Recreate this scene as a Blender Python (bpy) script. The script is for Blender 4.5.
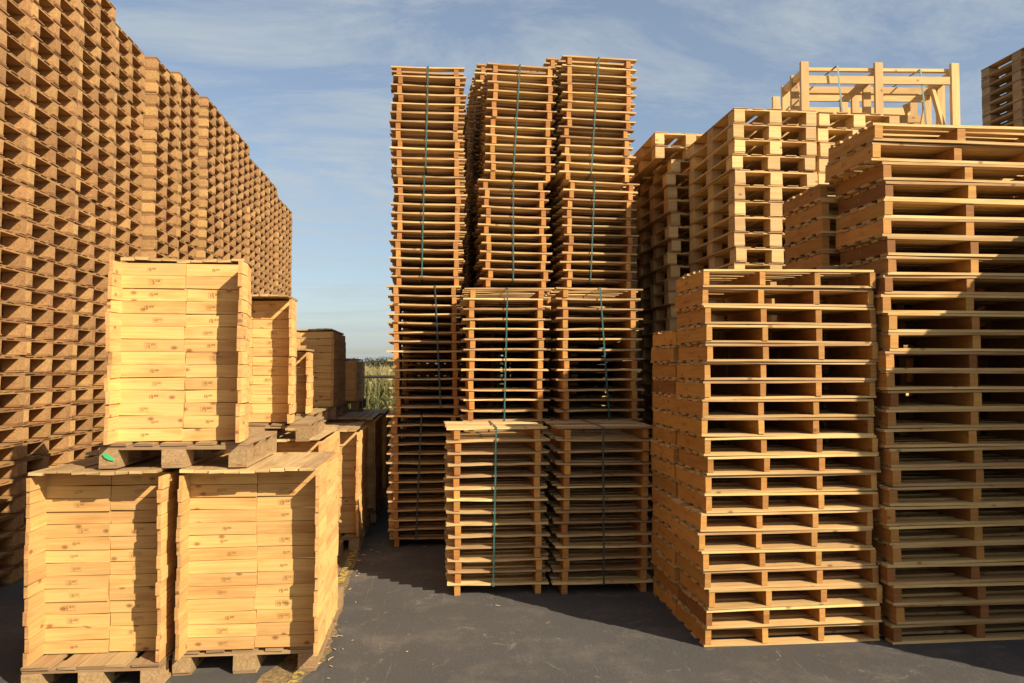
import bpy, math, random
from mathutils import Vector, Matrix
R = math.radians
random.seed(7)
sc = bpy.context.scene
for o in list(bpy.data.objects): bpy.data.objects.remove(o)

# ------------------------------------------------------------------ camera
YAW, PIT, FPX, CAMZ = R(5.95), R(2.17), 740.0, 1.75
cd = bpy.data.cameras.new('camera'); cam = bpy.data.objects.new('camera', cd)
sc.collection.objects.link(cam); sc.camera = cam
cam.location = (0, 0, CAMZ)
cam.rotation_euler = (R(90)+PIT, 0, -YAW)
cd.sensor_width = 36; cd.lens = 36*FPX/1024; cd.clip_end = 3000; cd.clip_start = .05

# ------------------------------------------------------------------ light
SUN_EL, SUN_AZ = R(35), R(134.5)          # azimuth clockwise from +Y
w = bpy.data.worlds.new('World'); sc.world = w; w.use_nodes = True
nt = w.node_tree; N = nt.nodes; L = nt.links
for n in list(N): N.remove(n)
def nd(tree, typ, **kw):
    n = tree.nodes.new(typ)
    for k, v in kw.items():
        if k.startswith('i_'): n.inputs[k[2:]].default_value = v
        else: setattr(n, k, v)
    return n
out = nd(nt, 'ShaderNodeOutputWorld'); bg = nd(nt, 'ShaderNodeBackground'); bg.inputs['Strength'].default_value = .084
sky = nd(nt, 'ShaderNodeTexSky', sky_type='NISHITA', sun_disc=False, sun_elevation=SUN_EL, sun_rotation=SUN_AZ,
         air_density=1.0, dust_density=1.6, ozone_density=1.3)
tc = nd(nt, 'ShaderNodeTexCoord'); sx = nd(nt, 'ShaderNodeSeparateXYZ')
L.new(tc.outputs['Generated'], sx.inputs[0])
zz = nd(nt, 'ShaderNodeMath', operation='ADD'); zz.inputs[1].default_value = .12; L.new(sx.outputs['Z'], zz.inputs[0])
dx = nd(nt, 'ShaderNodeMath', operation='DIVIDE'); L.new(sx.outputs['X'], dx.inputs[0]); L.new(zz.outputs[0], dx.inputs[1])
dy = nd(nt, 'ShaderNodeMath', operation='DIVIDE'); L.new(sx.outputs['Y'], dy.inputs[0]); L.new(zz.outputs[0], dy.inputs[1])
cb = nd(nt, 'ShaderNodeCombineXYZ'); L.new(dx.outputs[0], cb.inputs[0]); L.new(dy.outputs[0], cb.inputs[1])
mp = nd(nt, 'ShaderNodeMapping'); mp.inputs['Rotation'].default_value = (0, 0, R(28)); mp.inputs['Scale'].default_value = (1.1, 2.3, 1)
mp.inputs['Location'].default_value = (1.7, .4, 0)
L.new(cb.outputs[0], mp.inputs[0])
cn = nd(nt, 'ShaderNodeTexNoise'); cn.inputs['Scale'].default_value = 1.1; cn.inputs['Detail'].default_value = 9; cn.inputs['Roughness'].default_value = .68
cn.inputs['Distortion'].default_value = .5
L.new(mp.outputs[0], cn.inputs['Vector'])
cr = nd(nt, 'ShaderNodeMapRange'); cr.inputs[1].default_value = .43; cr.inputs[2].default_value = .70; cr.inputs[3].default_value = .22; cr.inputs[4].default_value = .95
L.new(cn.outputs['Fac'], cr.inputs[0])
cm = nd(nt, 'ShaderNodeMixRGB'); cm.inputs[2].default_value = (3.75, 4.15, 4.35, 1)
L.new(cr.outputs[0], cm.inputs[0]); L.new(sky.outputs[0], cm.inputs[1]); L.new(cm.outputs[0], bg.inputs['Color']); L.new(bg.outputs[0], out.inputs[0])

sl = bpy.data.lights.new('sun', 'SUN'); so = bpy.data.objects.new('sun', sl); sc.collection.objects.link(so)
sl.energy = 4.8; sl.angle = R(.53); sl.color = (1, .865, .67)
sd = Vector((math.sin(SUN_AZ)*math.cos(SUN_EL), math.cos(SUN_AZ)*math.cos(SUN_EL), math.sin(SUN_EL)))
so.rotation_euler = sd.to_track_quat('Z', 'Y').to_euler(); so.location = sd*50
sc.view_settings.view_transform = 'Standard'; sc.view_settings.look = 'None'; sc.view_settings.gamma = 1
sc.view_settings.exposure = 0.78
sc.view_settings.use_curve_mapping = False
sc.render.engine = 'CYCLES'
sc.cycles.max_bounces = 4; sc.cycles.diffuse_bounces = 3

# ------------------------------------------------------------------ materials
def wood(name, light, dark, knots=.5, stain=.35, chip=False, rough=.75):
    m = bpy.data.materials.new(name); m.use_nodes = True; t = m.node_tree; n = t.nodes; l = t.links
    b = n['Principled BSDF']; b.inputs['Roughness'].default_value = rough
    b.inputs['Specular IOR Level'].default_value = .25
    uv = nd(t, 'ShaderNodeUVMap', uv_map='UVMap')
    at = nd(t, 'ShaderNodeAttribute', attribute_name='tint')
    oi = nd(t, 'ShaderNodeObjectInfo')
    ca = nd(t, 'ShaderNodeCombineXYZ'); mo = nd(t, 'ShaderNodeMath', operation='MULTIPLY'); mo.inputs[1].default_value = 37
    l.new(oi.outputs['Random'], mo.inputs[0]); l.new(mo.outputs[0], ca.inputs[0]); l.new(mo.outputs[0], ca.inputs[2])
    ad = nd(t, 'ShaderNodeVectorMath', operation='ADD'); l.new(uv.outputs[0], ad.inputs[0]); l.new(ca.outputs[0], ad.inputs[1])
    g = nd(t, 'ShaderNodeMapping'); g.inputs['Scale'].default_value = (60, 60, 1) if chip else (2.2, 70, 1)
    l.new(ad.outputs[0], g.inputs[0])
    gn = nd(t, 'ShaderNodeTexNoise'); gn.inputs['Scale'].default_value = 1; gn.inputs['Detail'].default_value = 4; gn.inputs['Roughness'].default_value = .65; gn.inputs['Distortion'].default_value = .6
    l.new(g.outputs[0], gn.inputs['Vector'])
    g2 = nd(t, 'ShaderNodeMapping'); g2.inputs['Scale'].default_value = (3, 14, 1); l.new(ad.outputs[0], g2.inputs[0])
    sn = nd(t, 'ShaderNodeTexNoise'); sn.inputs['Scale'].default_value = 1; sn.inputs['Detail'].default_value = 5; l.new(g2.outputs[0], sn.inputs['Vector'])
    mx = nd(t, 'ShaderNodeMapRange'); mx.inputs[1].default_value = .3; mx.inputs[2].default_value = .72
    l.new(gn.outputs['Fac'], mx.inputs[0])
    c1 = nd(t, 'ShaderNodeMixRGB'); c1.inputs[1].default_value = (*dark, 1); c1.inputs[2].default_value = (*light, 1); l.new(mx.outputs[0], c1.inputs[0])
    # broad stain
    sr = nd(t, 'ShaderNodeMapRange'); sr.inputs[1].default_value = .5; sr.inputs[2].default_value = .75; sr.inputs[4].default_value = stain
    l.new(sn.outputs['Fac'], sr.inputs[0])
    c2 = nd(t, 'ShaderNodeMixRGB', blend_type='MULTIPLY'); c2.inputs[2].default_value = (.68, .50, .36, 1); l.new(sr.outputs[0], c2.inputs[0]); l.new(c1.outputs[0], c2.inputs[1])
    last = c2
    if knots > 0:
        g3 = nd(t, 'ShaderNodeMapping'); g3.inputs['Scale'].default_value = (6, 9.5, 1); l.new(ad.outputs[0], g3.inputs[0])
        vo = nd(t, 'ShaderNodeTexVoronoi', voronoi_dimensions='2D'); vo.inputs['Scale'].default_value = 1; l.new(g3.outputs[0], vo.inputs['Vector'])
        kr = nd(t, 'ShaderNodeMapRange'); kr.inputs[1].default_value = .05; kr.inputs[2].default_value = .15; kr.inputs[3].default_value = 1; kr.inputs[4].default_value = 0
        l.new(vo.outputs['Distance'], kr.inputs[0])
        sp = nd(t, 'ShaderNodeSeparateColor'); l.new(vo.outputs['Color'], sp.inputs[0])
        gt = nd(t, 'ShaderNodeMath', operation='GREATER_THAN'); gt.inputs[1].default_value = 1-knots*.38; l.new(sp.outputs[0], gt.inputs[0])
        mu = nd(t, 'ShaderNodeMath', operation='MULTIPLY'); l.new(kr.outputs[0], mu.inputs[0]); l.new(gt.outputs[0], mu.inputs[1])
        mu2 = nd(t, 'ShaderNodeMath', operation='MULTIPLY'); mu2.inputs[1].default_value = .7; l.new(mu.outputs[0], mu2.inputs[0])
        c3 = nd(t, 'ShaderNodeMixRGB'); c3.inputs[2].default_value = (.16, .055, .018, 1); l.new(mu2.outputs[0], c3.inputs[0]); l.new(c2.outputs[0], c3.inputs[1])
        last = c3
    # per board and per object tint (the boards' own colour differences)
    rr = nd(t, 'ShaderNodeMapRange'); rr.inputs[3].default_value = .80; rr.inputs[4].default_value = 1.1; l.new(oi.outputs['Random'], rr.inputs[0])
    tm = nd(t, 'ShaderNodeMath', operation='MULTIPLY'); l.new(at.outputs['Fac'], tm.inputs[0]); l.new(rr.outputs[0], tm.inputs[1])
    hs = nd(t, 'ShaderNodeHueSaturation'); l.new(last.outputs[0], hs.inputs['Color']); l.new(tm.outputs[0], hs.inputs['Value'])
    hr = nd(t, 'ShaderNodeMapRange'); hr.inputs[1].default_value = .7; hr.inputs[2].default_value = 1.2; hr.inputs[3].default_value = .485; hr.inputs[4].default_value = .507
    l.new(at.outputs['Fac'], hr.inputs[0]); l.new(hr.outputs[0], hs.inputs['Hue'])
    l.new(hs.outputs[0], b.inputs['Base Color'])
    bp = nd(t, 'ShaderNodeBump'); bp.inputs['Strength'].default_value = .35; bp.inputs['Distance'].default_value = .003
    l.new(gn.outputs['Fac'], bp.inputs['Height']); l.new(bp.outputs[0], b.inputs['Normal'])
    return m
def flat(name, col, rough=.7, var=.2, scale=8):
    m = bpy.data.materials.new(name); m.use_nodes = True; t = m.node_tree; b = t.nodes['Principled BSDF']
    b.inputs['Roughness'].default_value = rough
    c = nd(t, 'ShaderNodeTexCoord'); no = nd(t, 'ShaderNodeTexNoise'); no.inputs['Scale'].default_value = scale; no.inputs['Detail'].default_value = 5
    t.links.new(c.outputs['Object'], no.inputs['Vector'])
    mr = nd(t, 'ShaderNodeMapRange'); mr.inputs[3].default_value = 1-var; mr.inputs[4].default_value = 1+var; mr.inputs[1].default_value = .3; mr.inputs[2].default_value = .7
    t.links.new(no.outputs['Fac'], mr.inputs[0])
    h = nd(t, 'ShaderNodeHueSaturation'); h.inputs['Color'].default_value = (*col, 1); t.links.new(mr.outputs[0], h.inputs['Value'])
    t.links.new(h.outputs[0], b.inputs['Base Color'])
    return m
M = dict(
    crate=wood('pine_crate_boards', (.75, .49, .185), (.60, .345, .105), .7, .6),
    lid=wood('weathered_lid_boards', (.52, .36, .17), (.34, .22, .095), .35, .6),
    slat=wood('pallet_slat_pine', (.67, .475, .22), (.51, .33, .13), .3, .5),
    stringer=wood('pallet_stringer_orange_pine', (.53, .26, .068), (.40, .175, .042), .2, .5),
    board=wood('pallet_board_pine', (.70, .495, .215), (.49, .305, .11), .5, .65),
    bearer=wood('pallet_bearer_pine', (.56, .295, .08), (.41, .195, .046), .3, .5),
    light=wood('fresh_pallet_pine', (.68, .475, .21), (.54, .34, .13), .3, .3),
    wallboard=wood('brown_pallet_board', (.44, .255, .10), (.29, .16, .058), .3, .45),
    chip=wood('pressed_chip_block', (.58, .355, .14), (.31, .17, .058), 0, .3, chip=True),
    grey=wood('grey_weathered_board', (.43, .30, .145), (.28, .185, .088), .2, .6),
    greychip=wood('dull_chip_block', (.46, .315, .155), (.24, .15, .07), 0, .4, chip=True),
    ink=flat('faded_stamp_ink', (.40, .22, .075), .9, .5, 60),
    strap=flat('green_plastic_strap', (.032, .10, .085), .35, .2, 20),
    strapdark=flat('dark_plastic_strap', (.03, .045, .045), .35, .2, 20),
    paint=flat('green_paint', (.06, .46, .16), .5, .1, 40),
    metal=flat('dark_fence_metal', (.025, .022, .02), .9, .2, 10),
)

# ------------------------------------------------------------------ mesh builder
class MB:
    def __init__(s): s.v = []; s.f = []; s.uv = []; s.t = []; s.m = []; s.off = 0
    def plank(s, x0, x1, y0, y1, z0, z1, tint=None, n=1, bow=0, ends=(0, 0), endt=.82, j=.0012, mat=0, M4=None):
        """a sawn board; its long axis is found from its size"""
        if tint is None: tint = random.uniform(.82, 1.12)
        d = (x1-x0, y1-y0, z1-z0); ax = d.index(max(d)); o = [i for i in range(3) if i != ax]
        lo = (x0, y0, z0); hi = (x1, y1, z1); ou, ov = random.uniform(0, 90), random.uniform(0, 90)
        base = len(s.v); jj = lambda: random.uniform(-j, j)
        for k in range(n+1):
            f = k/n; e = ends[0]*(1-f)+ends[1]*f + bow*math.sin(math.pi*f)
            for (a, b) in ((0, 0), (1, 0), (1, 1), (0, 1)):
                p = [0, 0, 0]; p[ax] = lo[ax]+d[ax]*f + (jj()*2 if k in (0, n) else 0)
                p[o[0]] = lo[o[0]]+d[o[0]]*a + jj(); p[o[1]] = lo[o[1]]+d[o[1]]*b + jj()
                p[2 if ax != 2 else o[0]] += e
                if M4: p = list(M4 @ Vector(p))
                s.v.append(tuple(p))
        flip = (ax == 1)
        def face(idx, uvs, t):
            if flip: idx = idx[::-1]; uvs = uvs[::-1]
            s.f.append(tuple(base+i for i in idx)); s.uv += [(ou+u, ov+v) for u, v in uvs]; s.t.append(t); s.m.append(mat)
        da, db = d[o[0]], d[o[1]]
        for k in range(n):
            u0, u1 = d[ax]*k/n, d[ax]*(k+1)/n; q = 4*k
            per = [0, da, da+db, 2*da+db, 2*(da+db)]
            for i in range(4):
                a, b = i, (i+1) % 4
                face([q+a, q+4+a, q+4+b, q+b][::-1], [(u0, per[i]), (u1, per[i]), (u1, per[i+1]), (u0, per[i+1])][::-1], tint)
        face([3, 2, 1, 0][::-1][::-1], [(0, 0), (da, 0), (da, db), (0, db)], tint*endt)
        q = 4*n
        face([q, q+1, q+2, q+3], [(3, 0), (3+da, 0), (3+da, db), (3, db)], tint*endt)
        return s
    def poly(s, pts, tint=1, mat=0):
        b = len(s.v); s.v += [tuple(p) for p in pts]; s.f.append(tuple(range(b, b+len(pts))))
        s.uv += [(p[0], p[1]) for p in pts]; s.t.append(tint); s.m.append(mat)
    def beam(s, a, b, wd, ht, tint=None, mat=0):
        a = Vector(a); b = Vector(b); q = (b-a).to_track_quat('X', 'Z').to_matrix().to_4x4(); Lh = (b-a).length
        s.plank(0, Lh, -wd/2, wd/2, -ht/2, ht/2, tint, mat=mat, M4=Matrix.Translation(a) @ q)
    def mesh(s, name, mats):
        me = bpy.data.meshes.new(name); me.from_pydata(s.v, [], s.f)
        uvl = me.uv_layers.new(name='UVMap')
        for i, c in enumerate(s.uv): uvl.data[i].uv = c
        a = me.attributes.new('tint', 'FLOAT', 'FACE')
        for i, c in enumerate(s.t): a.data[i].value = c
        for m in (mats if isinstance(mats, (list, tuple)) else [mats]): me.materials.append(m)
        for p, mi in zip(me.polygons, s.m): p.material_index = mi
        me.update(); return me
col = sc.collection
def ob(name, me, parent=None, loc=(0, 0, 0), rz=0):
    o = bpy.data.objects.new(name, me); col.objects.link(o)
    if parent: o.parent = parent
    o.location = loc; o.rotation_euler = (0, 0, rz); return o
def tag(o, label=None, cat=None, group=None, kind=None):
    if label: o['label'] = label
    if cat: o['category'] = cat
    if group: o['group'] = group
    if kind: o['kind'] = kind
    return o
ONES = 'zeroth first second third fourth fifth sixth seventh eighth ninth tenth eleventh twelfth thirteenth fourteenth fifteenth sixteenth seventeenth eighteenth nineteenth'.split()
def ordinal(n):
    if n < 20: return ONES[n]
    t, u = divmod(n, 10); tn = {2: 'twent', 3: 'thirt', 4: 'fort', 5: 'fift'}[t]
    return tn+'ieth' if u == 0 else tn+'y-'+ONES[u]
def proj(p):
    Fv = Vector((math.sin(YAW)*math.cos(PIT), math.cos(YAW)*math.cos(PIT), math.sin(PIT)))
    Rv = Vector((math.cos(YAW), -math.sin(YAW), 0)); Uv = Rv.cross(Fv); d = Vector(p)-Vector((0, 0, CAMZ)); z = d.dot(Fv)
    return 512+FPX*d.dot(Rv)/z, 341.5-FPX*d.dot(Uv)/z

# ------------------------------------------------------------------ ground
def ground_mat():
    m = bpy.data.materials.new('worn_asphalt'); m.use_nodes = True; t = m.node_tree; l = t.links; b = t.nodes['Principled BSDF']
    c = nd(t, 'ShaderNodeTexCoord')
    def noise(sc_, det=6, ro=.6, mpS=None, rot=0, dist=0):
        n = nd(t, 'ShaderNodeTexNoise'); n.inputs['Scale'].default_value = sc_; n.inputs['Detail'].default_value = det; n.inputs['Roughness'].default_value = ro; n.inputs['Distortion'].default_value = dist
        if mpS:
            q = nd(t, 'ShaderNodeMapping'); q.inputs['Scale'].default_value = mpS; q.inputs['Rotation'].default_value = (0, 0, rot); l.new(c.outputs['Object'], q.inputs[0]); l.new(q.outputs[0], n.inputs['Vector'])
        else: l.new(c.outputs['Object'], n.inputs['Vector'])
        return n
    def ramp(n, a, b_, lo=0, hi=1):
        r = nd(t, 'ShaderNodeMapRange'); r.inputs[1].default_value = a; r.inputs[2].default_value = b_; r.inputs[3].default_value = lo; r.inputs[4].default_value = hi; l.new(n.outputs[0], r.inputs[0]); return r
    def mix(f, a, bcol, typ='MIX'):
        x = nd(t, 'ShaderNodeMixRGB', blend_type=typ); l.new(f.outputs[0], x.inputs[0])
        l.new(a.outputs[0], x.inputs[1]); x.inputs[2].default_value = (*bcol, 1); return x
    fine = noise(55, 8, .85); r0 = ramp(fine, .3, .7)
    x = nd(t, 'ShaderNodeMixRGB'); x.inputs[1].default_value = (.039, .0365, .034, 1); x.inputs[2].default_value = (.102, .095, .086, 1); l.new(r0.outputs[0], x.inputs[0])
    x = mix(ramp(noise(.7, 5, .55, dist=.4), .38, .68, 0, .55), x, (.046, .042, .038))
    x = mix(ramp(noise(1.9, 7, .7), .5, .66, 0, .40), x, (.175, .145, .115))      # dusty patches
    x = mix(ramp(noise(5.5, 9, .78, dist=1.2), .59, .65, 0, .5), x, (.26, .215, .165))   # scuffs, sawdust
    x = mix(ramp(noise(1, 6, .7, (26, 1.6, 1), R(20), 1.5), .62, .69, 0, .35), x, (.25, .21, .17))  # drag scratches
    x = mix(ramp(noise(1, 6, .7, (2, 22, 1), R(35), 1.5), .64, .70, 0, .3), x, (.25, .21, .17))
    sp = nd(t, 'ShaderNodeTexVoronoi'); sp.inputs['Scale'].default_value = 9; l.new(c.outputs['Object'], sp.inputs['Vector'])
    k = nd(t, 'ShaderNodeMapRange'); k.inputs[1].default_value = .03; k.inputs[2].default_value = .06; k.inputs[3].default_value = .8; k.inputs[4].default_value = 0; l.new(sp.outputs['Distance'], k.inputs[0])
    se = nd(t, 'ShaderNodeSeparateColor'); l.new(sp.outputs['Color'], se.inputs[0]); g = nd(t, 'ShaderNodeMath', operation='GREATER_THAN'); g.inputs[1].default_value = .80; l.new(se.outputs[0], g.inputs[0])
    mm = nd(t, 'ShaderNodeMath', operation='MULTIPLY'); l.new(k.outputs[0], mm.inputs[0]); l.new(g.outputs[0], mm.inputs[1])
    x = mix(mm, x, (.42, .38, .32))
    l.new(x.outputs[0], b.inputs['Base Color']); b.inputs['Roughness'].default_value = .9
    bp = nd(t, 'ShaderNodeBump'); bp.inputs['Strength'].default_value = .8; bp.inputs['Distance'].default_value = .008
    l.new(fine.outputs[0], bp.inputs['Height']); l.new(bp.outputs[0], b.inputs['Normal'])
    return m
def sheet(name, x0, x1, y0, y1, z, m):
    me = bpy.data.meshes.new(name); me.from_pydata([(x0, y0, z), (x1, y0, z), (x1, y1, z), (x0, y1, z)], [], [(0, 1, 2, 3)]); me.materials.append(m)
    return tag(ob(name, me), kind='structure')
sheet('field_ground', -1200, 1200, -40, 2400, -.03, flat('dry_field_soil', (.13, .11, .05), .95, .35, .6))
sheet('asphalt_yard', -25, 25, -8, 15, 0, ground_mat())

# sawdust and dry grass strip along the crates
rd = random.Random(3)
sm = MB()
lx = [(2.9, -1.3, -.95), (3.9, -1.1, -.83), (4.3, -1.0, -.75), (4.7, -.90, -.64), (5.3, -.90, -.66), (5.9, -.90, -.70), (7.0, -.88, -.70), (7.8, -.86, -.74), (8.6, -.9, -.72)]
me = bpy.data.meshes.new('sawdust_strip'); vs = []; fs = []; K = 90
for i in range(K+1):
    y = 3.0+(8.6-3.0)*i/K
    for a, b in zip(lx, lx[1:]):
        if a[0] <= y <= b[0]:
            f = (y-a[0])/(b[0]-a[0]); l_ = a[1]*(1-f)+b[1]*f; r_ = a[2]*(1-f)+b[2]*f
    vs += [(l_+rd.uniform(-.03, .03), y, .004), (r_+rd.uniform(-.018, .018), y, .004)]
    if i: q = 2*i; fs.append((q-2, q-1, q+1, q))
me.from_pydata(vs, [], fs)
def sawmat():
    m = bpy.data.materials.new('sawdust_and_dry_grass'); m.use_nodes = True; t = m.node_tree; l = t.links; b = t.nodes['Principled BSDF']
    c = nd(t, 'ShaderNodeTexCoord'); n = nd(t, 'ShaderNodeTexNoise'); n.inputs['Scale'].default_value = 38; n.inputs['Detail'].default_value = 8; n.inputs['Roughness'].default_value = .75; l.new(c.outputs['Object'], n.inputs['Vector'])
    r = nd(t, 'ShaderNodeValToRGB'); l.new(n.outputs['Fac'], r.inputs[0]); e = r.color_ramp.elements
    e[0].position = .36; e[0].color = (.07, .05, .03, 1); e[1].position = .66; e[1].color = (.36, .235, .085, 1)
    k = e.new(.5); k.color = (.19, .125, .05, 1); l.new(r.outputs[0], b.inputs['Base Color']); b.inputs['Roughness'].default_value = 1
    return m
me.materials.append(sawmat()); tag(ob('sawdust', me), 'strip of yellow sawdust and dry grass at the foot of the crates', 'sawdust', kind='stuff')
def linemat():
    m = bpy.data.materials.new('worn_yellow_paint'); m.use_nodes = True; t = m.node_tree; l = t.links; b = t.nodes['Principled BSDF']
    c = nd(t, 'ShaderNodeTexCoord'); n = nd(t, 'ShaderNodeTexNoise'); n.inputs['Scale'].default_value = 22; n.inputs['Detail'].default_value = 7; n.inputs['Roughness'].default_value = .75; l.new(c.outputs['Object'], n.inputs['Vector'])
    r = nd(t, 'ShaderNodeValToRGB'); l.new(n.outputs['Fac'], r.inputs[0]); e = r.color_ramp.elements
    e[0].position = .44; e[0].color = (.08, .07, .055, 1); e[1].position = .56; e[1].color = (.48, .33, .06, 1)
    l.new(r.outputs[0], b.inputs['Base Color']); b.inputs['Roughness'].default_value = .85; return m
sheet('painted_line', -.80, -.735, 2.6, 12.5, .009, linemat())
# splinters and chips lying about
ch = MB()
for i in range(90):
    y = rd.uniform(3.1, 7.6); x = rd.gauss(-.70, .07) if rd.random() < .8 else rd.uniform(-.5, 2.5)
    a = rd.uniform(0, 3.1); s_ = rd.uniform(.006, .022); dx_, dy_ = math.cos(a)*s_, math.sin(a)*s_
    ch.beam((x-dx_, y-dy_, .007), (x+dx_, y+dy_, .008), .005, .003)
tag(ob('wood_splinters', ch.mesh('wood_splinters', M['slat'])), 'tiny wood splinters scattered on the asphalt', 'splinters', kind='stuff')

# ------------------------------------------------------------------ pallet kinds (each a dict of part -> list of mesh variants + offsets)
NV = 9
def variants(fn, name, mats, n=NV): return [fn_mesh(fn, name, mats) for _ in range(n)]
def fn_mesh(fn, name, mats):
    b = MB(); fn(b); return b.mesh(name, mats)
def slatted_kind(W, D, P, mdeck, mstr, inset=.085):
    """single deck: boards across the width, two bearers running back"""
    bt = .018; sh = P-bt
    def deck(b):
        nb = 6; bw = .088
        for i in range(nb):
            y = -D/2+i*(D-bw)/(nb-1); e = random.uniform(-.006, .006)
            b.plank(-W/2+random.uniform(-.012, .012), W/2+random.uniform(-.012, .012), y, y+bw, sh+random.uniform(0, .004), sh+bt-.001, tint=random.choice((.62, .8, .95, 1.05, 1.12)), n=5, bow=random.uniform(-.006, .004), ends=(e, -e*random.random()), j=.0025)
    def st(b): b.plank(-.023, .023, -D/2+random.uniform(-.004, .012), D/2-.004, .0015, sh-.0005, endt=1.02)
    return dict(parts=[('deck', variants(deck, 'slatted_deck', mdeck), 0, 0), ('stringer', variants(st, 'slatted_stringer', mstr), -W/2+inset, 0), ('stringer', variants(st, 'slatted_stringer', mstr), W/2-inset, 0)], h=P, W=W, D=D)
def stringer_kind(W, D, H, ns, mboard, mbear, sw=.038, bt=.0155):
    """double deck: boards across the width on bearers running back"""
    def top(b):
        nb = 6; bw = .072
        for i in range(nb):
            y = -D/2+i*(D-bw)/(nb-1); e = random.uniform(-.004, .004)
            b.plank(-W/2+random.uniform(-.008, .010), W/2+random.uniform(-.010, .008), y, y+bw, H-bt, H-.0012, tint=random.choice((.72, .88, .98, 1.08, 1.15)), n=4, bow=random.uniform(-.002, .002), ends=(e, -e))
    def bot(b):
        nb = 4; bw = .085
        for i in range(nb):
            y = -D/2+i*(D-bw)/(nb-1); e = random.uniform(-.0025, .0025)
            b.plank(-W/2+random.uniform(-.006, .006), W/2+random.uniform(-.006, .006), y, y+bw, .0012, bt, n=4, bow=random.uniform(-.002, .002), ends=(e, -e))
    def st(b):
        b.plank(-sw/2, sw/2, -D/2+random.uniform(-.006, .008), D/2-.003, bt+.0005, H-bt-.0005, tint=random.uniform(.85, 1.1) if random.random() > .14 else .55, endt=1.0)
    def st_mark(b):
        st(b)
        zc = H/2; y0 = random.uniform(-.06, .06)
        for k in range(5):
            y = y0+(k-2)*.012; hh = random.choice((.010, .014, .012))
            x = -sw/2-.0022
            if k != 2: b.poly([(x, y, zc-hh), (x, y+.005, zc-hh), (x, y+.005, zc+hh), (x, y, zc+hh)][::-1], mat=1)
    ps = [('top_deck', variants(top, 'top_deck', mboard), 0, 0), ('bottom_deck', variants(bot, 'bottom_deck', mboard), 0, 0)]
    for i in range(ns):
        x = -W/2+sw/2+.004+i*(W-sw-.008)/(ns-1)
        ps.append(('stringer', variants(st_mark if i == 0 else st, 'stringer', [mbear, M['ink']]), x, 0))
    return dict(parts=ps, h=H, W=W, D=D)
def block_kind(mboard, mblock, W=.8, D=1.2, H=.144, split=False, bt=.016, mid=.13, sidew=.10):
    z1 = bt; z2 = H-2*bt
    xs = ((-W/2+sidew/2, sidew), (0, mid), (W/2-sidew/2, sidew))
    def deck(b):
        for y, bw in ((-D/2, .145), (-.0725, .145), (D/2-.145, .145)):
            b.plank(-W/2, W/2, y+.006, y+bw, z2, z2+bt-.001)
        for x, bw in ((-W/2, .145), (-W/2+.185, .10), (-.0725, .145), (W/2-.285, .10), (W/2-.145, .145)):
            e = random.uniform(-.002, .002)
            b.plank(x, x+bw, -D/2+random.uniform(-.004, .006), D/2, z2+bt+.0015, H-.004, ends=(e, -e))
    def run(b):
        for x, bw in xs: b.plank(x-bw/2, x+bw/2, -D/2+random.uniform(-.002, .004), D/2, .0012, bt-.0005)
    def blk(wd):
        def f(b): b.plank(-wd/2, wd/2, -.0715, .0715, bt, z2-.0005, endt=1, j=.002)
        return f
    def inner(b):
        for x, bw in xs:
            for y in (0, D/2-.0725): b.plank(x-bw/2, x+bw/2, y-.0715, y+.0715, bt, z2-.0005, endt=1)
    ps = [('deck', variants(deck, 'block_pallet_deck', mboard), 0, 0), ('bottom_runner', variants(run, 'bottom_runner', mboard), 0, 0)]
    for x, bw in xs: ps.append(('block', variants(blk(bw), 'block', mblock, 3), x, -D/2+.0725))
    if split:
        for x, bw in xs:
            for y in (0, D/2-.0725): ps.append(('block', variants(blk(bw), 'block', mblock, 3), x, y))
    else: ps.append(('inner_blocks', variants(inner, 'inner_blocks', mblock, 3), 0, 0))
    return dict(parts=ps, h=H, W=W, D=D)

def place(kind, name, x, y, z, rz, label, cat, group, parts=True):
    """a pallet: an Empty at its base and a linked copy of each part"""
    root = bpy.data.objects.new(name, None); root.empty_display_size = .1
    col.objects.link(root); root.location = (x, y, z); root.rotation_euler = (random.uniform(-.003, .003), random.uniform(-.003, .003), rz)
    tag(root, label, cat, group)
    for pn, vs_, px, py in kind['parts']:
        o = bpy.data.objects.new(pn, random.choice(vs_)); col.objects.link(o); o.parent = root; o.location = (px, py, 0)
    return root
class Bulk:
    """pallets that cannot be seen in the photograph or lie beyond the count: one mesh"""
    def __init__(s, mats): s.v = []; s.f = []; s.uv = []; s.t = []; s.m = []; s.mats = mats
    def add(s, kind, x, y, z, rz):
        T = Matrix.Translation((x, y, z)) @ Matrix.Rotation(rz, 4, 'Z')
        for pn, vs_, px, py in kind['parts']:
            me = random.choice(vs_); b = len(s.v); Q = T @ Matrix.Translation((px, py, 0))
            s.v += [tuple(Q @ v.co) for v in me.vertices]
            mi = [s.mats.index(m) if m in s.mats else 0 for m in me.materials]
            uv = me.uv_layers[0].data
            for p in me.polygons:
                s.f.append(tuple(b+i for i in p.vertices)); s.uv += [tuple(uv[k].uv) for k in p.loop_indices]
                s.t.append(me.attributes['tint'].data[p.index].value); s.m.append(mi[p.material_index])
    def done(s, name, label, cat):
        if not s.v: return
        me = bpy.data.meshes.new(name); me.from_pydata(s.v, [], s.f); u = me.uv_layers.new(name='UVMap'); u.data.foreach_set('uv', [c for q in s.uv for c in q])
        a = me.attributes.new('tint', 'FLOAT', 'FACE'); a.data.foreach_set('value', s.t)
        for m in s.mats: me.materials.append(m)
        me.polygons.foreach_set('material_index', s.m); me.update()
        tag(ob(name, me), label, cat, kind='stuff')

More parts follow.
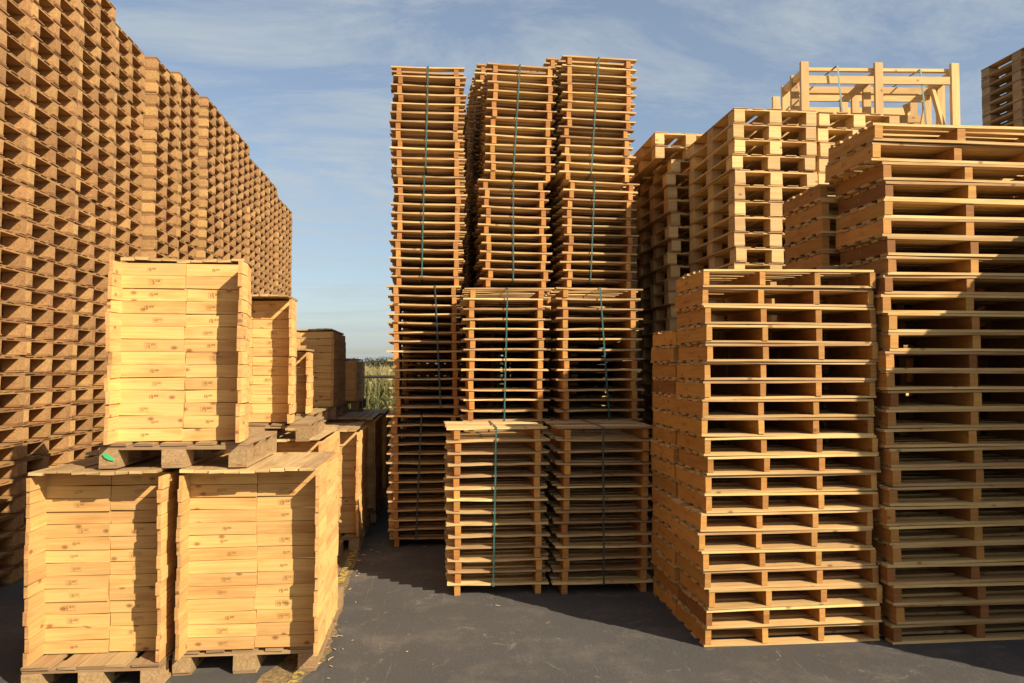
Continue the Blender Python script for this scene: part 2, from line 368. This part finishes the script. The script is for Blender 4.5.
# ------------------------------------------------------------------ tall wall of brown block pallets on the left
wallk = block_kind(M['wallboard'], M['chip'], mid=.088, sidew=.082)
WX = -3.36; NR = 39
bulk = Bulk([M['wallboard'], M['chip']])
cols = []; y = 4.97
while y < 16.5:
    cols.append(y+.4); y += .80 + (.07 if abs(y-8.17) < .06 or abs(y-9.87) < .1 else random.uniform(.0, .008))
ci = 0
for k, yc in enumerate(cols):
    u0, _ = proj((WX, yc-.4, 2)); u1, _ = proj((WX, yc+.4, 2))
    vis_col = u1 > 0
    if vis_col: ci += 1
    nr = NR - (1 if k in (4, 5) else 0) - (1 if k > 9 else 0) - (1 if k > 12 else 0)
    ztop = nr*.144; vt = proj((WX, yc+.4, ztop))[1]
    tier = [random.uniform(-.025, .025) for _ in range(6)]; tiery = [random.uniform(-.012, .012) for _ in range(6)]
    cnt = 0; cut = vt < 0
    for r in range(nr-1, -1, -1):
        z = r*.144; um, vm = proj((WX, yc, z+.07)); b = r//8
        x = WX-.6+(-.05 if k < 5 else (.055 if k < 7 else .13))+tier[b]*.6+random.uniform(-.008, .008); yy = yc+tiery[b]*.6+random.uniform(-.004, .004)
        # what hides the pallet: the crates in front
        vlow = 700 if um < 26 else (470 if um < 108 else (262 if um < 245 else (300 if um < 290 else 335)))
        seen = vis_col and vm > -2 and vm < vlow
        if seen:
            cnt += 1
            lab = 'brown block pallet %s %s, %s column of the left wall' % (ordinal(cnt), 'below the picture edge' if cut else 'from the top', ordinal(ci))
            place(wallk, 'block_pallet', x, yy, z, R(90)+random.uniform(-.004, .004), lab, 'pallet', 'brown block pallets stacked in the tall left wall')
        else: bulk.add(wallk, x, yy, z, R(90))
bulk.done('hidden_block_pallets', 'lower brown block pallets of the left wall behind the crates', 'pallets')
back = Bulk([M['wallboard'], M['chip']])
for yc in cols:
    for r in range(38):
        if yc > 9 and r < 14: continue
        back.add(wallk, WX-1.85+random.uniform(-.02, .02), yc, r*.144, R(90))
for k in range(12):                      # unseen wall extension past the camera, added to block sky and bounce warm light
    for r in range(38): back.add(wallk, WX-.6+random.uniform(-.02, .02), 4.97-.4-k*.81, r*.144, R(90))
back.done('rear_and_added_pallets', 'second row of brown block pallets behind the left wall, plus added unseen wall extension', 'pallets')

# ------------------------------------------------------------------ collar crates on block pallets
cratek = block_kind(M['grey'], M['greychip'], split=True, bt=.02)
cratek72 = block_kind(M['grey'], M['greychip'], W=.72, D=.86, split=True, bt=.02)
cratek80 = block_kind(M['grey'], M['greychip'], D=.80, split=True, bt=.02)
cratek56 = block_kind(M['grey'], M['greychip'], W=.72, D=.56, split=True, bt=.02)
def stamp(b, x, y, z, s=1.0):
    """a small faded ink stamp: a box round '15' and two small rings"""
    Y = y-.0035
    def q(x0, x1, z0, z1): b.poly([(x+x0*s, Y, z+z0*s), (x+x1*s, Y, z+z0*s), (x+x1*s, Y, z+z1*s), (x+x0*s, Y, z+z1*s)], mat=1)
    q(-.016, -.0135, -.008, .010)
    q(-.008, .002, .0075, .010); q(-.008, -.0055, .001, .010); q(-.008, .002, -.0005, .002); q(-.0005, .002, -.008, .002); q(-.008, .002, -.008, -.0055)
    for k in (0, 1):
        o = .008+k*.012
        q(o, o+.008, .0075, .0095); q(o, o+.002, .001, .0095); q(o+.006, o+.008, .001, .0095); q(o, o+.008, .001, .003)
    if random.random() < .6:
        q(-.026, .036, .0135, .0147); q(-.026, .036, -.0125, -.0113); q(-.026, -.0248, -.0125, .0147); q(.0348, .036, -.0125, .0147)
def crate(x0, yf, z0, Hc, rows, label, plabel, pdx=0, pdy=.035, W=.72, side=1.15, lean=0, lidk=True, dep=1.15, recess=.145, flare=.0, closed=False, green=False, rz=0, stamps=True, lidy=0, pk=None):
    pal = place(pk or cratek, 'block_pallet', x0+W/2+pdx, yf+.6+pdy, z0, rz, plabel, 'pallet', 'block pallets under the wooden crates')
    if green:
        g = MB(); pts = [(-.030, .020), (-.012, .026), (.014, .012), (.034, -.008), (.030, -.018), (.004, -.012), (-.020, .002)]
        for k in range(1): g.poly([(px, -(pk or cratek)['D']/2-.0045, .062+pz) for px, pz in pts][::-1]); g.f[-1] = tuple(g.f[-1])
        p = ob('paint_mark', g.mesh('paint_mark', M['paint']), pal, (-.35, 0, 0)); p['label'] = 'splash of bright green paint on the corner block'
    root = bpy.data.objects.new('wooden_crate', None); col.objects.link(root); root.location = (x0+W/2, yf, z0+.144); root.rotation_euler = (0, 0, rz)
    tag(root, label, 'crate', 'pine board crates stacked on block pallets')
    fp, wg, sp, lf, bk, st = MB(), MB(), MB(), MB(), MB(), MB(); rh = Hc/rows; t = .021
    xl, xr = -W/2, W/2; drift = 0; dep = min(dep, side+.05) if side < .7 else dep
    for r in range(rows):
        za = .002+r*rh; zb = za+rh-.0028; f = r/(rows-1)
        if random.random() < .3: drift = random.uniform(-.007, .007)
        dxx = drift+random.uniform(-.004, .004)+lean*f; dyy = random.uniform(-.006, .006)
        xm = .01+dxx+random.uniform(-.004, .004)
        fl = flare*(1-f*.3)
        tb = [random.uniform(.88, 1.1) for _ in range(6)]
        yi = recess+dyy
        if closed: yi = .01+dyy
        ra = random.uniform(-.003, .003); rb = random.uniform(-.003, .003)
        fp.plank(xl+fl*.5+dxx, xm, yi, yi+t, za, zb, tb[0], ends=(ra, -ra), endt=.9)
        fp.plank(xm+.002, xr-t*.6+dxx, yi+.007, yi+t+.007, za, zb, tb[1], ends=(rb, -rb), endt=.9)
        if stamps and not closed:
            for cx, yy_ in ((xl+W*.26+random.uniform(-.05, .05), yi), (xl+W*.72+random.uniform(-.02, .02), yi+.007)):
                if random.random() < .82: stamp(fp, cx+dxx, yy_, (za+zb)/2, random.uniform(.8, 1.15))
        # left wing: from the inner corner out towards the viewer
        if not closed:
            a = Vector((xl+fl*.5+dxx-.002, yi+.012, (za+zb)/2)); b_ = Vector((xl-fl+dxx+random.uniform(-.006, .006), random.uniform(-.01, .01), (za+zb)/2-random.uniform(.0, .006)))
            wg.beam(a, b_, t, rh-.0018, tb[2])
        lf.plank(xl+fl*.5+dxx-t, xl+fl*.5+dxx, yi+t+.01, dep, za, zb, tb[3])
        # right side board
        yb = random.uniform(-.012, .008)
        sp.plank(xr-t*.4+dxx, xr+t*.6+dxx, yb if not closed else .0, side*.34, za, zb, tb[4])
        if side > .5: sp.plank(xr-t*.4+dxx-.005, xr+t*.6+dxx-.004, side*.34+.002, side, za, zb, tb[5])
        else:
            sp.beam((xr+dxx, side*.34+.004, (za+zb)/2), (xr+dxx-.035, side, (za+zb)/2-.004), t, rh-.0018, tb[5])
        bk.plank(xl+fl+dxx, xr-.04+dxx, dep-.022, dep-.002, za, zb, tb[3])
    ob('front_panel', fp.mesh('front_panel', [M['crate'], M['ink']]), root)
    if not closed: ob('wing_panel', wg.mesh('wing_panel', M['crate']), root)
    s1 = ob('side_panel', sp.mesh('side_panel', M['crate']), root); ob('side_panel', lf.mesh('side_panel', M['crate']), root)
    ob('back_panel', bk.mesh('back_panel', M['crate']), root)
    # lid of boards running back, slightly arched, standing 12 mm clear of the right side
    ld = MB(); nb = 9; bw = (W-.012)/nb; ph = random.uniform(0, 3)
    for i in range(nb):
        x = xl-.004+i*bw+lean; f = (i+.5)/nb; z = .004+.011*math.sin(math.pi*f)+.007*math.sin(ph+f*7)+(.004 if i == nb-1 else 0)
        e = random.uniform(-.003, .003); yb = random.uniform(-.015, .012)
        ld.plank(x, x+bw-.002, yb+lidy if not closed else -.005, min(dep, side+.02), Hc+z+.003, Hc+z+.020, n=3, ends=(e, random.uniform(-.004, .004)), j=.002, endt=1.25)
    ob('lid', ld.mesh('lid', M['lid']), root)
    return root
PAL = 'worn block pallet carrying the %s'
ZU = 1.31
crate(-2.20, 4.31, 0, 1.015, 14, 'open fronted pine crate at the bottom left corner, nearest of the lower crates', PAL % 'bottom left crate, nearest the picture corner', pk=cratek72, pdx=.01, pdy=-.18, side=.82, dep=.84, W=.69, recess=.17, rz=-.02)
crate(-1.41, 4.31, 0, 1.015, 14, 'open fronted pine crate on the ground, second from the left beside the open asphalt', PAL % 'ground crate second from left, beside open asphalt', pdx=-.04, pdy=.15, W=.75, side=.80, rz=-.012)
crate(-1.62, 5.96, 0, 1.03, 14, 'pine crate on the ground hidden behind the second front crate, only its lid showing', PAL % 'mostly hidden ground crate behind the second one', W=.73)
crate(-1.50, 7.30, 0, .99, 14, 'sunlit ground crate with its right half peeping out past the nearer crates', PAL % 'sunlit ground crate peeping past the nearer ones', W=.76, side=1.0)
crate(-1.44, 8.60, 0, 1.02, 14, 'shaded brown ground crate just behind the sunlit peeping one', PAL % 'shaded ground crate behind the sunlit peeping one', W=.76)
crate(-1.42, 10.2, 0, .98, 13, 'farthest ground crate, dark in shade beside the corn gap', PAL % 'farthest ground crate near the corn', W=.76)
crate(-2.30, 5.22, 0, 1.03, 14, 'ground crate hidden behind the bottom left corner crate', PAL % 'hidden ground crate near the pallet wall', stamps=False)
crate(-2.42, 7.3, 0, 1.03, 14, 'ground crate hidden in the row beside the pallet wall', PAL % 'third ground crate along the pallet wall', stamps=False)
crate(-1.80, 4.30, 1.195, 1.025, 14, 'large sunlit pine crate standing on top of the two front crates', PAL % 'large upper front crate, green paint on one corner block', pk=cratek80, W=.70, side=.36, lidy=.17, pdx=-.01, pdy=-.14, recess=.145, flare=.0, lean=.0, green=True)
crate(-2.17, 5.24, 1.19, .97, 13, 'upper crate hidden behind the large sunlit top crate, next to the wall', PAL % 'hidden upper crate next to the wall', W=.68, side=.45, stamps=False, pk=cratek56, pdy=-.29)
crate(-1.77, 5.85, 1.19, .96, 13, 'upper pine crate just behind the large sunlit top crate', PAL % 'second upper crate', pk=cratek80, W=.655, recess=.15, side=.40, pdx=.07, pdy=-.14)
crate(-1.92, 7.15, 1.19, .58, 8, 'low narrow upper crate half hidden behind the second upper crate', PAL % 'low narrow upper crate', W=.72, recess=.17, side=.5)
crate(-1.86, 8.42, 1.19, .84, 11, 'closed front shaded upper crate, tallest of the three farther upper crates', PAL % 'shaded closed front upper crate', W=.725, closed=True)
crate(-1.80, 10.2, 1.18, .54, 7, 'farthest upper crate, small and dark beside the distant trees', PAL % 'farthest upper crate', W=.74, closed=True)

# ------------------------------------------------------------------ strapped slatted towers in the middle
P = .0925
sk80 = slatted_kind(.80, .74, P, M['slat'], M['stringer']); sk72 = slatted_kind(.735, .74, P, M['slat'], M['stringer'], .08)
def strap(x, y0, z0, z1, D, slant, label, mat):
    b = MB(); wd = .013; t = .0022
    yf = y0-.004; yb = y0+D+.004
    # front ribbon follows the board edges, then over the top, down the back and underneath
    n = 10
    for k in range(n):
        f0, f1 = k/n, (k+1)/n
        b.beam((x+slant*(1-f0), yf-.002+random.uniform(-.002, .001), z0+(z1-z0)*f0-.002), (x+slant*(1-f1), yf-.002, z0+(z1-z0)*f1+.002), t, wd, 1)
    for v in range(len(b.v)): pass
    b2 = MB()
    def rib(p, q, nx):   # flat ribbon, width along x
        p = Vector(p); q = Vector(q); d = (q-p).normalized(); nn = d.cross(Vector((1, 0, 0))).normalized()*t/2; wv = Vector((wd/2, 0, 0))
        c = [p-wv-nn, p+wv-nn, p+wv+nn, p-wv+nn, q-wv-nn, q+wv-nn, q+wv+nn, q-wv+nn]
        for f in ((0, 3, 2, 1), (4, 5, 6, 7), (0, 1, 5, 4), (1, 2, 6, 5), (2, 3, 7, 6), (3, 0, 4, 7)): b2.poly([c[i] for i in f])
    pz = [(x+slant*(1-k/n)+random.uniform(-.0015, .0015), yf-.002, z0+(z1-z0)*k/n) for k in range(n+1)]
    for a, c in zip(pz, pz[1:]): rib(a, c, 1)
    rib(pz[-1], (x, y0+.01, z1+.003), 1); rib((x, y0+.01, z1+.003), (x, yb-.01, z1+.003), 1)
    rib((x, yb-.01, z1+.003), (x, yb, z1-.005), 1); rib((x, yb, z1-.005), (x+slant, yb, z0), 1); rib((x+slant, yb, z0), (x+slant, yf, z0), 1)
    o = ob('strap', b2.mesh('strap', M[mat])); tag(o, label, 'strap', 'plastic straps round the pallet bundles'); return o
def tower(kind, x0, yf, tiers, where, group, jit=.010, drift=.02, straps=None, tilt=None, rz=0):
    W, D = kind['W'], kind['D']; n = 0; z = 0; tot = sum(tiers)
    for ti, c in enumerate(tiers):
        ox = random.uniform(-drift, drift) if ti else 0; oy = random.uniform(-drift, drift)*.5; zb = z; sl = random.uniform(-.012, .012)
        if tilt and tilt[ti]: sl = tilt[ti]
        for k in range(c):
            n += 1
            lab = 'slatted pine pallet %s from the ground in the %s' % (ordinal(n), where)
            j = random.random() < .06
            place(kind, 'slatted_pallet', x0+W/2+ox+sl*k/c*3+random.uniform(-jit, jit), yf+D/2+oy+random.uniform(-.012, .012), z, rz+random.uniform(-.012, .012)+(math.pi if random.random() < .5 else 0), lab, 'pallet', group)
            z += P
        if straps:
            s = straps[ti]
            if s: strap(x0+s[0]*W+ox+sl*1.5, yf+oy-.013, zb+P-.024, z+.001, D+.02, s[1], s[2], s[3] if len(s) > 3 else 'strap')
G = 'slatted pine pallets strapped in bundles'
tower(sk80, .10, 5.80, [14], 'front bundle, left one', G, straps=[(.48, -.02, 'green strap round the left front pallet bundle')], jit=.006)
tower(sk80, .93, 5.77, [14], 'front bundle, right one', G, straps=[(.47, 0, 'dark strap round the right front pallet bundle', 'strapdark')], jit=.006)
tower(sk80, .26, 6.72, [13, 14], 'middle stack behind the front bundles', G, straps=[None, (.51, -.03, 'green strap on the middle stack, lower bundle row behind the front bundles')], jit=.008)
tower(sk80, 1.10, 6.62, [13, 14], 'right stack behind the front bundles', G, straps=[None, (.50, .08, 'green strap on the right stack just behind the front bundles')], jit=.008)
tower(sk72, -.45, 7.42, [14, 14, 12, 12], 'tall left tower beside the sky gap', G, straps=[
    (.45, -.05, 'strap round the lowest bundle of the tall left tower', 'strapdark'), (.62, .06, 'strap round the second bundle up of the tall left tower', 'strapdark'),
    (.44, -.02, 'green strap round the third bundle up of the tall left tower'), (.50, -.02, 'green strap round the topmost bundle of the tall left tower')])
tower(sk72, .465, 7.50, [14, 14, 12, 13], 'tall middle tower', G, straps=[None, None, (.49, 0, 'green strap round the third bundle up of the tall middle tower'), (.50, -.07, 'green strap round the topmost bundle of the tall middle tower')], tilt=[0, 0, 0, .01], jit=.014, rz=.05)
tower(sk80, 1.25, 7.46, [14, 14, 12, 14], 'tall right tower', G, straps=[None, None, (.45, -.05, 'green strap round the third bundle up of the tall right tower'), (.53, -.09, 'green strap round the topmost bundle of the tall right tower')], tilt=[0, 0, 0, .016], jit=.014, rz=.05)
bk = Bulk([M['slat'], M['stringer']])
for x0, yf, n in ((.455, 8.32, 55), (.44, 9.14, 57), (.45, 9.96, 58), (.43, 10.78, 59), (1.27, 8.30, 56), (1.28, 9.12, 57), (-.40, 8.3, 50), (-.38, 9.12, 40), (-.40, 9.94, 30)):
    for k in range(n): bk.add(sk72, x0+.37+random.uniform(-.02, .02), yf+.37, k*P*1.03, random.uniform(-.015, .015))
for cx, yf, n in ((-.10, 10.9, 52), (.68, 11.75, 57), (1.50, 10.1, 56), (2.10, 11.0, 50)):   # turned rows, bearers across the view
    for k in range(n): bk.add(sk80, cx+random.uniform(-.01, .01), yf+.4, k*P, R(90))
bk.done('rear_slatted_pallets', 'rows of slatted pallets standing behind the tall front towers', 'pallets')

# ------------------------------------------------------------------ bearer pallets on the right
r1 = stringer_kind(1.165, .56, .12, 4, M['board'], M['bearer'])
r2 = stringer_kind(1.22, .58, .1245, 3, M['board'], M['bearer'], sw=.055, bt=.018)
GB = 'double deck pine pallets stacked on the right'
def stack(kind, name, x0, yf, n, where, z0=0, jit=.012, indiv=None, blk=None, group=GB, adj='pine pallet', off=lambda r: (0, 0), rz=0):
    for r in range(n):
        ox, oy = off(r); x = x0+kind['W']/2+ox+random.uniform(-jit, jit); y = yf+kind['D']/2+oy+random.uniform(-jit, jit)*.7; z = z0+r*kind['h']
        a = rz+random.uniform(-.01, .01)
        if indiv is None or indiv(n-r): place(kind, name, x, y, z, a, '%s %s from the top of the %s' % (adj, ordinal(n-r), where), 'pallet', group)
        else: blk.add(kind, x, y, z, a)
hb = Bulk([M['board'], M['bearer'], M['ink']])
stack(r1, 'stringer_pallet', 1.70, 4.57, 20, 'front stack at right of the open asphalt', off=lambda r: (.012*math.sin(r*.9)+(.012 if r > 12 else 0)-(.02 if 3 < r < 7 else 0), 0))
stack(r1, 'stringer_pallet', 1.70, 5.15, 17, 'lower stack hidden behind the right front stack')
stack(r2, 'stringer_pallet', 2.855, 4.50, 27, 'tall stack at the right edge', off=lambda r: ((-.025 if r > 24 else .045) + .018*math.sin(r*1.7), -.01*math.sin(r)))
stack(r2, 'stringer_pallet', 2.80, 5.10, 25, 'small stack just left of the edge stack', indiv=lambda k: k <= 6, blk=hb)
stack(r2, 'stringer_pallet', 4.10, 4.50, 24, '', indiv=lambda k: False, blk=hb)
for x0, yf, n in ((4.43, 2.90, 26), (4.43, 3.5, 26), (5.72, 2.9, 26)):
    stack(r2, 'stringer_pallet', x0, yf, n, '', indiv=lambda k: False, blk=hb)
for x0, yf, n in ((4.35, 5.25, 25), (4.40, 5.95, 25), (3.75, 5.75, 22)):
    stack(r2, 'stringer_pallet', x0, yf, n, '', indiv=lambda k: False, blk=hb)
hb.done('hidden_bearer_pallets', 'pine pallets stacked out of sight around the right hand stacks', 'pallets')

# light block pallets behind
lk = block_kind(M['light'], M['light'], split=True, bt=.0135, mid=.115)
GL = 'pale block pallets in the tall rear stacks'
lb = Bulk([M['light']])
def lstack(x0, yf, n, where, vis, off=lambda k: (0, 0), z0=0):
    stack(lk, 'block_pallet', x0, yf, n, where, z0=z0, indiv=lambda k: k <= vis, blk=lb, group=GL, adj='pale block pallet', off=lambda r: off(n-r), jit=.010)
lstack(2.73, 6.50, 29, 'central rear stack', 14)
lstack(3.57, 6.52, 29, 'rear stack under the timber frame', 7)
lstack(2.50, 7.72, 30, 'leftmost pale rear stack', 18, off=lambda k: (-.15, -.02) if k <= 2 else (random.choice((0, .03)), 0))
lstack(2.42, 9.0, 31, 'farthest pale rear stack', 20)
lstack(4.45, 7.95, 28, '', 0); lstack(5.30, 7.95, 28, '', 0); lstack(3.6, 7.95, 25, '', 0)
lb.done('hidden_pale_pallets', 'pale block pallets standing out of sight behind the right stacks', 'pallets')
# top right corner stack
ck = block_kind(M['grey'], M['grey'], split=True, H=.125, bt=.014, mid=.09)
cbk = Bulk([M['grey']])
for r in range(46):
    z = r*.125
    if r > 38: place(ck, 'block_pallet', 7.25+.4, 8.45, z, random.uniform(-.01, .01), 'grey pallet %s from the top of the stack cut by the right picture edge' % ordinal(46-r), 'pallet', 'grey pallets in the top right corner')
    else: cbk.add(ck, 7.65, 8.45, z, 0)
cbk.done('hidden_grey_pallets', 'grey pallets below and beside the corner stack', 'pallets')

# timber frames strapped together on the rear stack
tf = bpy.data.objects.new('timber_frame', None); col.objects.link(tf); tf.location = (5.2, 8.6, 4.05); tf.rotation_euler = (0, 0, -.08)
tag(tf, 'pale open timber frames with posts, rails and diagonal braces on the rear stack', 'timber frame')
X0, X1, XM = -.90, .87, -.03; Zt = 1.27
ty = [-.62, -.34, -.06, .24, .58, .95]
for i, y in enumerate(ty):
    dz = -.02*i if i < 4 else -.16-.06*(i-4)
    for x in (X0, XM, X1):
        b = MB(); b.plank(x-.045, x+.045, y, y+.045, 0, Zt+dz if i == 0 else Zt-.03+dz); ob('post', b.mesh('post', M['light']), tf)
    for z in ((Zt-.20, .25) if i != 2 else (Zt-.16, Zt-.42, .25)):
        b = MB(); b.plank(X0+.045, X1-.045, y+.01, y+.04, z+dz-.05, z+dz+.04); ob('rail', b.mesh('rail', M['light']), tf)
    b = MB(); b.beam((X1-.24+.12*(i % 2), y+.075, Zt-.26), (X1-.05-.20*(i % 2), y+.10, .35), .045, .045); ob('brace', b.mesh('brace', M['light']), tf)
    b = MB(); b.beam((X0+.02, y+.10, Zt-.25), (X0+.14*(i % 2), y+.16, .30), .05, .04); ob('brace', b.mesh('brace', M['light']), tf)
for x in (X0, XM, X1):
    b = MB(); b.plank(x-.03, x+.03, ty[0]+.047, ty[0]+.60, Zt-.15, Zt-.075); ob('rail', b.mesh('rail', M['light']), tf)
b = MB(); b.plank(X0+.045, X1-.045, ty[0]+.05, ty[0]+.10, Zt-.085, Zt-.05); ob('rail', b.mesh('rail', M['light']), tf)
for nm, xs in (('left', 4.70), ('right', 5.72)):
    b = MB(); b.beam((xs, 7.965, 4.1), (xs-.10, 7.965, 5.25), .004, .022); b.beam((xs-.10, 7.965, 5.25), (xs-.10, 8.5, 5.24), .022, .004)
    tag(ob('strap', b.mesh('strap', M['strap'])), 'green strap round the timber frames, %s one of the two' % nm, 'strap', 'straps round the timber frames')

# ------------------------------------------------------------------ fence, corn and far trees
fe = bpy.data.objects.new('metal_fence', None); col.objects.link(fe); fe.location = (0, 15.6, 0); tag(fe, 'dark metal rail fence in front of the corn field', 'fence')
def tube(b, a, c, r, n=8):
    a = Vector(a); c = Vector(c); q = (c-a).to_track_quat('Z', 'Y').to_matrix(); i0 = len(b.v)
    for p in (a, c):
        for k in range(n): b.v.append(tuple(p+q @ Vector((math.cos(k*6.2832/n)*r, math.sin(k*6.2832/n)*r, 0))))
    for k in range(n): b.f.append((i0+k, i0+(k+1) % n, i0+n+(k+1) % n, i0+n+k)); b.uv += [(0, 0)]*4; b.t.append(1); b.m.append(0)
b = MB(); tube(b, (-12, 0, 1.60), (12, 0, 1.60), .03); ob('rail', b.mesh('rail', M['metal']), fe)
b = MB(); tube(b, (-12, 0, .25), (12, 0, .25), .02); ob('rail', b.mesh('rail', M['metal']), fe)
for x in range(-12, 13, 3):
    b = MB(); tube(b, (x+1.35, 0, 0), (x+1.35, 0, 1.6), .028); ob('post', b.mesh('post', M['metal']), fe)
def leafmat(name, c1, c2, trans=.3):
    m = bpy.data.materials.new(name); m.use_nodes = True; t = m.node_tree; l = t.links; b = t.nodes['Principled BSDF']
    at = nd(t, 'ShaderNodeAttribute', attribute_name='tint'); x = nd(t, 'ShaderNodeMixRGB'); x.inputs[1].default_value = (*c1, 1); x.inputs[2].default_value = (*c2, 1)
    l.new(at.outputs['Fac'], x.inputs[0]); l.new(x.outputs[0], b.inputs['Base Color']); b.inputs['Roughness'].default_value = .7; b.inputs['Specular IOR Level'].default_value = .2
    tr = nd(t, 'ShaderNodeBsdfTranslucent'); l.new(x.outputs[0], tr.inputs[0]); mx = nd(t, 'ShaderNodeMixShader'); mx.inputs[0].default_value = trans
    l.new(b.outputs[0], mx.inputs[1]); l.new(tr.outputs[0], mx.inputs[2]); l.new(mx.outputs[0], t.nodes['Material Output'].inputs[0]); return m
corn = MB(); rc = random.Random(5)
for i in range(3600):
    d = 20+rc.random()**1.6*50; x = rc.uniform(-9, 9)*(.5+d/40); y = d; h = rc.uniform(1.5, 1.85)
    dry = rc.random()
    for k in range(8):
        z = .15+h*.82*k/8+rc.uniform(-.05, .05); a = rc.uniform(0, 6.28); ln = rc.uniform(.25, .5); wd = .045
        dx_, dy_ = math.cos(a), math.sin(a); px, py = -dy_*wd/2, dx_*wd/2; tn = min(1, max(0, rc.gauss(.15 if k < 6 else .5, .25)+dry*.2))
        p = [(x+px, y+py, z), (x-px, y-py, z), (x+dx_*ln*.5-px, y+dy_*ln*.5-py, z+.22), (x+dx_*ln*.5+px, y+dy_*ln*.5+py, z+.22)]
        corn.poly(p, tn); e = (x+dx_*ln, y+dy_*ln, z+rc.uniform(-.05, .15)); corn.poly([p[3], p[2], e], tn)
    corn.poly([(x-.012, y, 0), (x+.012, y, 0), (x+.01, y, h), (x-.01, y, h)], .6)
    for k in range(3):
        a = rc.uniform(0, 3.14); corn.poly([(x-.008, y, h-.05), (x+.008, y, h-.05), (x+math.cos(a)*.12, y+math.sin(a)*.1, h+rc.uniform(.08, .2))], 1)
tag(ob('corn_field', corn.mesh('corn_field', leafmat('corn_leaf', (.085, .12, .028), (.36, .29, .13)))), 'ripening corn field beyond the rail fence', 'corn', kind='stuff')
tm = leafmat('tree_leaf', (.04, .05, .022), (.07, .075, .035), .15)
bark = flat('bark', (.10, .075, .05), .9, .3, 5)
def tree_mesh(seed):
    r = random.Random(seed); b = MB(); cl = [(r.gauss(0, 1.5), r.gauss(0, 1.5), r.uniform(2.2, 5.2), r.uniform(.7, 1.5)) for _ in range(16)]
    for cx, cy, cz, cr_ in cl:
        for _ in range(110):
            v = Vector((r.gauss(0, 1), r.gauss(0, 1), r.gauss(0, 1))).normalized()*cr_*(.55+.5*r.random()); c = Vector((cx, cy, cz))+v*Vector((1, 1, .8)).length/1.6
            q = Vector((r.gauss(0, 1), r.gauss(0, 1), r.gauss(0, 1))).normalized(); s_ = r.uniform(.10, .20); u = q.orthogonal().normalized()*s_; w_ = q.cross(u)
            b.poly([c-u, c-w_*.7, c+u, c+w_*.7], r.random())
    t = MB(); tube(t, (0, 0, -.1), (0, 0, 2.6), .22, 7)
    for k in range(5):
        a = k*1.3; tube(t, (0, 0, 1.8+k*.2), (math.cos(a)*1.4, math.sin(a)*1.4, 3.6+k*.2), .09, 6)
    return b.mesh('crown', tm), t.mesh('trunk', bark)
tms = [tree_mesh(s) for s in range(5)]
for i, x in enumerate([-34, -30, -26, -22.5, -19.6, -17.2, -15, -13, -11, -8.8, -5.5, -2, 3, 8, 14, 20]):
    tr = bpy.data.objects.new('far_tree', None); col.objects.link(tr); s_ = random.uniform(.85, 1.15)
    tr.location = (x+random.uniform(-.6, .6), 150+random.uniform(-6, 8), 0); tr.scale = (s_*1.05, s_*1.05, s_*random.uniform(.60, .78)); tr.rotation_euler = (0, 0, random.uniform(0, 6))
    pu = proj(tr.location)[0]; seen = 340 < pu < 395
    nth = ordinal(i+1)
    tag(tr, 'small round hazy tree on the horizon, %s of the tree line from the left' % nth, 'tree', 'far trees on the horizon')
    c, t = tms[i % 5]; ob('crown', c, tr); ob('trunk', t, tr)
